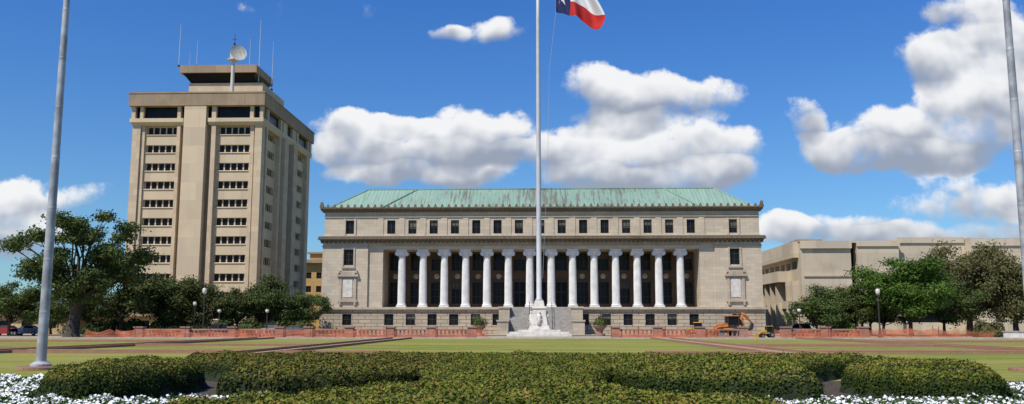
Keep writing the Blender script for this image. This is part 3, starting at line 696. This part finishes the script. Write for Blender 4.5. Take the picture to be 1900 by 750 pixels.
# far woods
rng=np.random.RandomState(2); n=26000
X=np.concatenate([rng.uniform(-330,-72,n//2),rng.uniform(58,360,n//2)]); Y=rng.uniform(238,255,n)
prof=6.5+2.5*np.sin(X*.11)+1.5*np.sin(X*.37+1)+1.2*np.sin(X*.9); Z=prof*rng.uniform(0,1,n)**.6
C=np.stack([X,Y,Z],1); nn=np.stack([rng.normal(size=n)*.5,-np.ones(n),rng.uniform(0,1,n)],1)
me=quads_mesh('distant_woods',leafquads(C,nn,.8,rng,.8),[M['leafA']]); o=bpy.data.objects.new('distant_woods',me); COL.objects.link(o); meta(o,'distant belt of dark green trees','woods','stuff')
# ------------------------------------------------------------------ hedges
def poly_sd(P,poly):
    d=np.full(len(P),1e9); ins=np.zeros(len(P),bool); n=len(poly)
    for i in range(n):
        a=np.array(poly[i]);b_=np.array(poly[(i+1)%n]); e=b_-a; t=np.clip(((P-a)@e)/(e@e),0,1)
        q=P-(a+t[:,None]*e); d=np.minimum(d,np.hypot(q[:,0],q[:,1]))
        c=((a[1]>P[:,1])!=(b_[1]>P[:,1]))&(P[:,0]<(b_[0]-a[0])*(P[:,1]-a[1])/(b_[1]-a[1]+1e-12)+a[0]); ins^=c
    return np.where(ins,d,-d)
HP=[]
def hedge(poly,H,wd,seed,dens,ls,label):
    HP.append(poly)
    rng=np.random.RandomState(seed); pa=np.array(poly); lo=pa.min(0)-.2; hi=pa.max(0)+.2
    ph=rng.uniform(0,6,8)
    def hf(P):
        d=poly_sd(P,poly)+.07*np.sin(P[:,0]*5+ph[6])*np.sin(P[:,1]*4.3+ph[7])
        nz=.05*np.sin(P[:,0]*2.1+ph[0])*np.cos(P[:,1]*1.3+ph[1])+.035*np.sin(P[:,0]*4.7+ph[2]+P[:,1]*3)+.022*np.sin(P[:,0]*11+ph[3])*np.sin(P[:,1]*9+ph[4])
        k=np.clip(d/wd,0,1); return np.where(d>0,(H+nz)*(1-(1-k)**2.8)**(1/2.8),-.05),d
    st=.16; xs=np.arange(lo[0],hi[0]+st,st); ys=np.arange(lo[1],hi[1]+st,st); GX,GY=np.meshgrid(xs,ys); P=np.stack([GX.ravel(),GY.ravel()],1)
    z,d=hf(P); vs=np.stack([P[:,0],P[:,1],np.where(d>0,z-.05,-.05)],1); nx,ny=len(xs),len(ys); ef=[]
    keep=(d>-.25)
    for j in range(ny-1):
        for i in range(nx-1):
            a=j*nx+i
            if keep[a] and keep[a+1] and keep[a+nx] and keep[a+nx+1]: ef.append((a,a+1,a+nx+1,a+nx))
    A=(hi-lo).prod(); n=int(A*dens); P=lo+rng.uniform(size=(n,2))*(hi-lo); z,d=hf(P); k=d>0; P=P[k];z=z[k]
    e=.08; gx=hf(P+[e,0])[0]-z; gy=hf(P+[0,e])[0]-z
    Nn=np.stack([-gx/e,-gy/e,np.ones(len(P))],1); Nn/=np.linalg.norm(Nn,axis=1,keepdims=True)
    C=np.stack([P[:,0],P[:,1],z+rng.uniform(-.06,.035,len(P))+.035*(rng.uniform(size=len(P))>.93)],1)
    n2=int(A*dens*9); P2=lo+rng.uniform(size=(n2,2))*(hi-lo); z2,d2=hf(P2); k=(d2>-.03)&(d2<.15*wd/.35); P2=P2[k]; d2=d2[k]
    if len(P2)>60000: P2=P2[:60000]; d2=d2[:60000]
    gx=hf(P2+[e,0])[1]-d2; gy=hf(P2+[0,e])[1]-d2
    hmax=H*(1-(1-np.clip((d2+.05)/wd,0,1))**2.8)**(1/2.8)
    C2=np.stack([P2[:,0],P2[:,1],rng.uniform(.02,1,len(P2))*hmax],1); N2=np.stack([-gx/e,-gy/e,np.full(len(P2),.2)],1)
    C=np.vstack([C,C2]); Nn=np.vstack([Nn,N2])+rng.normal(size=(len(C),3))*.55
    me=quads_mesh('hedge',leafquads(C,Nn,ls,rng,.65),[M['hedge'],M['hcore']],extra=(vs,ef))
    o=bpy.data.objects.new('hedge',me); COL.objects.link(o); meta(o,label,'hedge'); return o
def ell(cx,cy,rx,ry,n=28): return [(cx+rx*math.cos(2*math.pi*i/n),cy+ry*math.sin(2*math.pi*i/n)) for i in range(n)]
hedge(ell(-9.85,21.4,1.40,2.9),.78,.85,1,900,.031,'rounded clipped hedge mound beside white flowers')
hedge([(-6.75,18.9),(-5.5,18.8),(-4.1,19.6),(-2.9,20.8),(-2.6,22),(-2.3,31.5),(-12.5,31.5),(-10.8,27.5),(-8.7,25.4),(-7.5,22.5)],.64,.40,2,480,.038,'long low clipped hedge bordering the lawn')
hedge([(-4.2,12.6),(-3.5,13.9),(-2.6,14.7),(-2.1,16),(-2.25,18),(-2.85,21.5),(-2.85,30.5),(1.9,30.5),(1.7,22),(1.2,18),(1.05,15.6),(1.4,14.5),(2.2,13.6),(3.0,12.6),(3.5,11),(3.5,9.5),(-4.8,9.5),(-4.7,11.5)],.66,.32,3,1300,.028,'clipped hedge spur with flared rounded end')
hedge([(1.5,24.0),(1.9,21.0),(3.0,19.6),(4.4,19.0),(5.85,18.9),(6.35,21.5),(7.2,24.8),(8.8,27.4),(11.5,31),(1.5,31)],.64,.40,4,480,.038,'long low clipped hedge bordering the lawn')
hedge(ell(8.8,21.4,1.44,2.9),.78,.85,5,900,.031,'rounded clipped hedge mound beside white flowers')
# flowers
def flowers(poly,seed,dens,label):
    rng=np.random.RandomState(seed); pa=np.array(poly); lo=pa.min(0);hi=pa.max(0)
    n=int((hi-lo).prod()*dens); P=lo+rng.uniform(size=(n,2))*(hi-lo); k=poly_sd(P,poly)>0
    for h in HP: k&=poly_sd(P,h)<-.1
    P=P[k]; z0=.14+.06*np.sin(P[:,0]*3.1)*np.cos(P[:,1]*2.7)+.05*np.sin(P[:,0]*7+P[:,1]*6)
    cl=np.sin(P[:,0]*9+np.sin(P[:,1]*7)*2)*np.sin(P[:,1]*8+np.sin(P[:,0]*5)*2)+rng.normal(size=len(P))*.5
    kf=cl>.0
    Pf=P[kf]; C=np.stack([Pf[:,0],Pf[:,1],z0[kf]+rng.uniform(-.03,.06,len(Pf))],1)
    Nf=rng.normal(size=(len(Pf),3))*.45+np.array([0,-.35,1]); V=leafquads(C,Nf,.032,rng,.95)
    V2=leafquads(C+rng.normal(size=C.shape)*.012,Nf+rng.normal(size=C.shape)*.3,.028,rng,.95)
    Pl=np.vstack([P,P+rng.normal(size=P.shape)*.05,P+rng.normal(size=P.shape)*.05]); zz=np.tile(z0,3)
    Cl=np.stack([Pl[:,0],Pl[:,1],zz*rng.uniform(.1,1.15,len(Pl))],1); Vl=leafquads(Cl,rng.normal(size=Cl.shape)+np.array([0,0,.8]),.05,rng,.5)
    V=np.vstack([V,V2,Vl]); mi=np.concatenate([np.zeros(2*len(Pf)),np.ones(len(Vl))]).astype(int)
    me=quads_mesh('white_flowers',V,[M['petal'],M['fleaf']],mi=mi); o=bpy.data.objects.new('white_flowers',me); COL.objects.link(o); meta(o,label,'flowers','stuff')
flowers([(-19,14),(-19,25.5),(-14.0,25.5),(-12.4,24),(-11.5,20),(-10.4,18.3),(-8,18.1),(-6.8,18.6),(-4.9,18.5),(-4.2,18.2),(-4.2,14)],1,360,'dense bed of small white flowers before the hedges')
flowers([(3.0,14),(3.4,18.0),(7,18.3),(9.8,18.5),(10.6,21),(11.2,22.6),(15,22.6),(15.5,14)],2,360,'dense bed of small white flowers before the hedges')
# ------------------------------------------------------------------ flagpoles
def grey_pole(x,y):
    B=empty('flagpole',(x,y,0),'tall tapered grey metal flagpole on round stone base','flagpole',group='grey flagpoles beside the lawn')
    prof=[(.12,.18)]
    for k in range(1,13):
        z=.12+k*1.95; r=.18-.0088*k; prof+=[(z-.03,r+.003),(z,r+.007),(z+.05,r+.007),(z+.08,r)]
    put(MB().lathe(x,y,prof,24),'pole',M['pole'],B,smooth=False)
    put(MB().lathe(x,y,[(0,.85),(.1,.85),(.12,.82)],28),'base',M['brickp'],B)
    put(MB().lathe(x,y,[(.121,.36),(.2,.36),(.3,.21)],20),'collar',M['pole'],B)
    mb=MB(); mb.lathe(x,y,[(prof[-1][0],.05),(prof[-1][0]+.1,.16),(prof[-1][0]+.25,.19),(prof[-1][0]+.4,.12)],12); put(mb,'finial',M['yellow'],B)
grey_pole(-18.4,32.8); grey_pole(17.68,32.8)
B=empty('monument_flagpole',(.0,124,0),'tall white flagpole rising from carved white stone monument','flagpole')
mb=MB(); mb.box(-4.4,4.4,121.6,126.4,0,.35); mb.box(-4.1,4.1,121.9,126.1,.353,.62); mb.box(-2.9,2.9,122.4,125.6,.623,.9); put(mb,'plinth',M['white'],B,bevel=.03)
mb=MB(); mb.taper((-1.5,1.5,122.5,125.5),(-1.3,1.3,122.65,125.35),.903,1.5); mb.taper((-1.15,1.15,122.8,125.2),(-.85,.85,123.05,124.95),1.503,3.8)
mb.taper((-1.05,1.05,122.9,125.1),(-.95,.95,123.0,125.0),3.803,4.1); mb.taper((-.75,.75,123.2,124.8),(-.6,.6,123.4,124.6),4.103,4.9)
put(mb,'pedestal',M['white'],B,bevel=.05)
for (px_,py_) in ((0,-1.15),(-1.1,-.5),(1.1,-.5)):
    mb=MB(); mb.lathe(px_,124+py_,[(1.5,.36),(2.2,.27),(2.75,.31),(3.0,.22),(3.08,.09),(3.15,.14),(3.3,.17),(3.45,.1)],12)
    mb.tube([(px_-.25,124+py_,2.85),(px_-.3,123.85+py_,2.3),(px_-.05,123.75+py_,2.2)],[.08,.07,.05],6); mb.tube([(px_+.25,124+py_,2.85),(px_+.3,123.85+py_,2.3),(px_+.05,123.75+py_,2.2)],[.08,.07,.05],6)
    put(mb,'carved_figure',M['white'],B,smooth=True)
put(MB().lathe(0,124,[(4.9,.5),(5.1,.5),(5.25,.37),(16,.35),(30,.31),(45,.27),(54,.22)],16),'pole',M['polew'],B,smooth=True)
put(MB().lathe(0,124,[(54,.1),(54.1,.35),(54.5,.42),(54.9,.25)],12),'finial',M['yellow'],B)
# flag
def bez(pts,s):
    n=len(pts)-1; f=s*n; i=min(int(f),n-1); t=f-i
    p0=pts[max(i-1,0)];p1=pts[i];p2=pts[i+1];p3=pts[min(i+2,n)]
    return tuple(.5*((2*b_)+(-a+c)*t+(2*a-5*b_+4*c-d)*t*t+(-a+3*b_-3*c+d)*t**3) for a,b_,c,d in zip(p0,p1,p2,p3))
bot=[(2.6,46.6),(4.6,46.05),(6.6,45.0),(9.1,43.9)]; mid=[(2.55,48.6),(4.7,48.0),(7.0,47.1),(9.6,45.6)]; top=[(2.5,50.6),(4.6,50.3),(6.3,50.0),(7.9,49.2)]
def flagpt(s,t):
    b_=bez(bot,s);m_=bez(mid,s);p_=bez(top,s); x,z=bez([b_,m_,p_],t)
    y=124+.15+.75*math.sin(s*10+t*1.6)*(.3+s)+.2*math.sin(s*23+t*4)
    return (x,y,z+.22*math.sin(s*12+1)*s)
FB=empty('state_flag',flagpt(0,0),'red white and blue lone star flag waving in the wind','flag')
def flagpart(name,s0,s1,t0,t1,mat):
    ns,nt_=max(4,int(60*(s1-s0))),max(4,int(30*(t1-t0))); vs=[];fs=[]
    for j in range(nt_+1):
        for i in range(ns+1): vs.append(flagpt(s0+(s1-s0)*i/ns,t0+(t1-t0)*j/nt_))
    for j in range(nt_):
        for i in range(ns): a=j*(ns+1)+i; fs.append((a,a+1,a+ns+2,a+ns+1))
    put(MB().add(vs,fs),name,mat,FB,smooth=True)
flagpart('blue_hoist_band',0,1/3,0,1,M['blue']); flagpart('white_stripe',1/3,1,.5,1,M['fwhite']); flagpart('red_stripe',1/3,1,0,.5,M['red'])
for sy in (-.04,.04):
    vs=[]
    for i in range(10):
        a=math.pi/2+i*math.pi/5; r=.27 if i%2==0 else .27*.382
        q=flagpt(1/6+r*math.cos(a)*.42,.58+r*math.sin(a)); vs.append((q[0],q[1]+sy,q[2]))
    q=flagpt(1/6,.58); vs.append((q[0],q[1]+sy,q[2]))
    put(MB().add(vs,[(i,(i+1)%10,10) for i in range(10)]),'star',M['fwhite'],FB)
q0=flagpt(0,0); q1=flagpt(0,1)
mb=MB(); mb.tube([(.25,124,53.5),q1,q0,(1.6,124,38),(1.3,124,25),(.5,124,8)],.02,4); put(mb,'halyard',M['steel'],B)
# ------------------------------------------------------------------ lamps
def lamp_template(x,y,h,g='street lamps around the lawn'):
    B=empty('street_lamp',(x,y,0),'dark post street lamp with frosted acorn lantern','street lamp',group=g)
    put(MB().lathe(x,y,[(0,.28),(.25,.28),(.4,.2),(.9,.14),(1.2,.09),(h-1.1,.07),(h-1.05,.16),(h-.95,.16)],12),'post',M['dark'],B)
    put(MB().lathe(x,y,[(h-.947,.16),(h-.7,.26),(h-.4,.27),(h-.2,.17),(h-.12,.05)],12),'lantern',M['lantern'],B,smooth=True)
    put(MB().lathe(x,y,[(h-.2,.2),(h-.1,.12),(h,.03)],12),'cap',M['dark'],B)
    return B
x,_=at(377,602,109); L0=lamp_template(x,109,6.3)
for px,Y,s in ((1632,109,.97),(406,128,.62),(495,128,.62),(1484,125,.62),(360,128,.8)):
    x,_=at(px,602,Y); clone(L0,(x,Y,0),0,(1,1,s))
# ------------------------------------------------------------------ fences and low walls
def wallrun(xa,xb,y,label):
    B=empty('low_stone_wall',((xa+xb)/2,y,0),label,'wall'); n=max(1,round(abs(xb-xa)/5.4)); st=(xb-xa)/n
    mb=MB()
    for i in range(n):
        a=xa+i*st+.5; b_=xa+(i+1)*st-.5; mb.box(a,b_,y-.2,y+.2,0,.3); mb.box(a,b_,y-.3,y+.3,.95,1.12)
        m=int((b_-a)/.45)
        for j in range(m): q=a+.22+j*(b_-a)/m; mb.box(q-.09,q+.09,y-.09,y+.09,.303,.947)
    put(mb,'balustrade_panel',M['pink'],B)
    for i in range(n+1):
        x=xa+i*st; mb=MB(); mb.box(x-.5,x+.5,y-.45,y+.45,0,1.25); mb.box(x-.6,x+.6,y-.55,y+.55,1.253,1.4); put(mb,'pier',M['pink'],B)
wallrun(-48,-31,106.6,'pink granite balustrade wall with square piers'); wallrun(-27.5,-8,106.6,'pink granite balustrade wall with square piers')
wallrun(9,24,106.6,'pink granite balustrade wall with square piers'); wallrun(29,38,106.6,'pink granite balustrade wall with square piers')
def netfence(xa,xb,y,seed):
    rng=random.Random(seed); B=empty('safety_fence',((xa+xb)/2,y,0),'sagging orange plastic safety fence on metal posts','fence',group='orange safety fence around the works')
    n=16; sag=rng.uniform(.05,.35); lean=rng.uniform(-.1,.1); vs=[];fs=[]
    hh=rng.uniform(.95,1.15)
    for j in range(4):
        for i in range(n+1):
            t=i/n; x=xa+(xb-xa)*t; z=.04+hh*j/3-sag*math.sin(math.pi*(t*2%1))*j/3+.05*math.sin(t*17+seed)*j/3
            vs.append((x,y+lean*j/3+.08*math.sin(t*13+seed+j),z))
    for j in range(3):
        for i in range(n): a=j*(n+1)+i; fs.append((a,a+1,a+n+2,a+n+1))
    put(MB().add(vs,fs),'netting',M['net'],B)
    for t in (0.003,.5):
        x=xa+(xb-xa)*t; put(MB().tube([(x,y+.12,0),(x,y+.12+lean,1.45)],.035,6),'post',M['dark'],B)
n=8
for i in range(n): a=-54+i*48.0/n; netfence(a,a+48.0/n,105.2,i)
n=7
for i in range(n):
    a=8.4+i*44.0/n
    netfence(a,a+44.0/n,105.2 if i!=2 else 116,20+i)
for i in range(5): a=-54+i*6.5; netfence(a,a+6.5,113,40+i)
for i in range(3): a=33+i*6.5; netfence(a,a+6.5,114,60+i)
B=empty('low_white_wall',(61,112,0),'low whitewashed boundary wall at the lawn edge','wall'); mb=MB(); mb.box(57,72,112,112.3,0,.75); put(mb,'panel',M['white'],B); put(MB().box(56.9,72.1,111.9,112.4,.753,.85),'coping',M['conc'],B)
# ------------------------------------------------------------------ planters
for px in (889,1113):
    x,_=at(px,602,128); B=empty('planter',(x,128,0),'stone urn planter with leafy green shrub','planter',group='planters before the stairs')
    put(MB().lathe(x,128,[(0,.75),(.3,.75),(.35,.4),(.8,.45),(1.2,.85),(1.4,.95),(1.5,.95),(1.5,.8)],16),'urn',M['pink'],B)
    shrub('shrub',x,128,1.3,1.1,int(px),M['leafA'],'',z=1.45,n=1400,parent=B)
# ------------------------------------------------------------------ machines
def add_wheel(B,x,y,r,wd):
    mb=MB(); mb.tube([(x,y-wd/2,r),(x,y-wd/2+.05,r),(x,y+wd/2-.05,r),(x,y+wd/2,r)],[r*.9,r,r,r*.9],20); W=put(mb,'wheel',M['tyre'],B)
    mb=MB(); mb.tube([(x,y-wd/2-.02,r),(x,y+wd/2+.02,r)],r*.5,14); put(mb,'rim',M['rim'],W)
def backhoe(loc,rot,paint,label,boom=True,sc=1):
    B=empty('backhoe_loader' if boom else 'wheel_loader',(0,0,0),label,'construction machine')
    P=M[paint]
    mb=MB(); mb.box(-1.7,1.6,-.45,.45,.65,1.05); put(mb,'chassis',M['dark'],B,bevel=.04)
    mb=MB(); mb.prism([(-2.0,.95),(-.45,.95),(-.45,1.85),(-1.2,1.78),(-1.95,1.55)],-.45,.45); mb.box(-1.0,1.4,-.75,-.48,1.0,1.25); mb.box(-1.0,1.4,.48,.75,1.0,1.25); put(mb,'hood',P,B,bevel=.06)
    mb=MB()
    for x,y in ((-.4,-.65),(-.4,.65),(1.0,-.65),(1.0,.65)): mb.box(x-.05,x+.05,y-.05,y+.05,1.25,2.75)
    mb.box(-.35,.95,-.6,.6,1.25,1.6); put(mb,'cab',M['dark'],B)
    put(MB().box(-.55,1.15,-.8,.8,2.753,2.9),'cab_roof',P,B,bevel=.04)
    put(MB().box(-.33,.93,-.62,.62,1.61,2.74),'cab_glass',M['glass'],B)
    for x,y,r,wd in ((.75,-.95,.72,.42),(.75,.95,.72,.42),(-1.5,-.9,.45,.3),(-1.5,.9,.45,.3)): add_wheel(B,x,y,r,wd)
    mb=MB()
    for y in (-.6,.6): mb.tube([(-.4,y,1.5),(-1.8,y,1.35),(-2.7,y,.6)],[.11,.11,.09],6); mb.tube([(-.6,y,1.0),(-1.7,y,1.1)],.05,6)
    mb.tube([(-1.9,-.6,1.25),(-1.9,.6,1.25)],.07,6); put(mb,'loader_arm',P,B)
    mb=MB(); mb.prism([(-2.65,.15),(-2.65,.95),(-2.75,1.0),(-2.75,.3),(-3.35,.12),(-3.35,.06)],-1.1,1.1); mb.prism([(-2.65,.15),(-2.65,.95),(-3.35,.1)],-1.13,-1.1); mb.prism([(-2.65,.15),(-2.65,.95),(-3.35,.1)],1.1,1.13); put(mb,'front_bucket',P,B)
    mb=MB(); mb.tube([(.9,-.55,2.9),(.9,-.55,3.15)],.06,6); put(mb,'beacon',M['orange'],B)
    if boom:
        mb=MB(); mb.tube([(1.5,0,.9),(1.75,0,1.6),(1.6,0,2.4),(1.75,0,3.1)],[.24,.24,.2,.15],6); mb.tube([(1.5,0,1.3),(1.85,0,2.5)],.07,6); put(mb,'boom',P,B)
        mb=MB(); mb.tube([(1.6,0,3.2),(1.9,0,3.0),(3.0,0,1.9)],[.15,.19,.12],6); mb.tube([(1.9,0,3.2),(2.6,0,2.6)],.06,6); put(mb,'dipper_arm',P,B)
        mb=MB(); mb.prism([(2.95,1.95),(3.15,1.7),(3.0,1.1),(2.6,.9),(2.3,1.1),(2.6,1.2),(2.8,1.6)],-.3,.3); put(mb,'rear_bucket',M['dark'],B)
        mb=MB()
        for y in (-.9,.9): mb.tube([(1.6,y*.5,.9),(1.7,y,.15)],.08,6); mb.box(1.5,1.9,y-.18,y+.18,.05,.15)
        put(mb,'stabiliser',P,B)
    B.location=loc; B.rotation_euler=(0,0,rot); B.scale=(sc,sc,sc); return B
x,_=at(1354,602,112); backhoe((x,112,.01),.12,'orange','orange backhoe loader with raised rear arm',True,.95)
x,_=at(1292,602,112); backhoe((x,112,.01),-.2,'yellow','small yellow wheel loader beside the backhoe',False,.66)
x,_=at(1424,602,111); backhoe((x,111,.01),.1,'yellow','small yellow loader parked behind the fence',False,.5)
# ------------------------------------------------------------------ cars
def car(loc,rot,col,label,suv=False):
    B=empty('parked_car',(0,0,0),label,'car',group='cars parked behind the fence'); h=1.75 if suv else 1.45
    P=simple('car_paint',col,.3,.05)
    mb=MB(); mb.prism([(-2.2,.35),(2.2,.35),(2.25,.7),(2.1,.95),(1.3,1.0),(-1.0,1.02),(-2.1,.85),(-2.25,.6)],-.88,.88); put(mb,'body',P,B,bevel=.08)
    b0=(-1.15,1.9 if suv else 1.5,-.8,.8); b1=(-.45,1.7 if suv else .9,-.62,.62)
    put(MB().taper(b0,b1,1.0,h-.06),'window',M['glass'],B,bevel=.04)
    put(MB().box(b1[0]-.05,b1[1]+.05,-.64,.64,h-.057,h),'roof',P,B,bevel=.02)
    for x,y in ((-1.4,-.8),(-1.4,.8),(1.4,-.8),(1.4,.8)): add_wheel(B,x,y,.33,.22)
    for y in (-.65,.65): put(MB().box(-2.25,-2.18,y-.15,y+.15,.68,.82),'headlight',M['lantern'],B)
    B.location=loc; B.rotation_euler=(0,0,rot)
for px,Y,c,l,s in ((403,129,(.03,.03,.035),'black sport utility car parked by the trees',True),(505,131,(.35,.36,.38),'silver saloon car parked by the trees',False),(545,131,(.12,.13,.15),'dark grey saloon car parked by the trees',False),
    (12,131,(.35,.03,.03),'red saloon car parked beyond the lawn',False),(52,131,(.05,.07,.15),'dark blue car parked beyond the lawn',False),(1478,131,(.2,.2,.2),'grey car parked near the library',True)):
    x,_=at(px,602,Y); car((x,Y,.015),0.0,c,l,s)
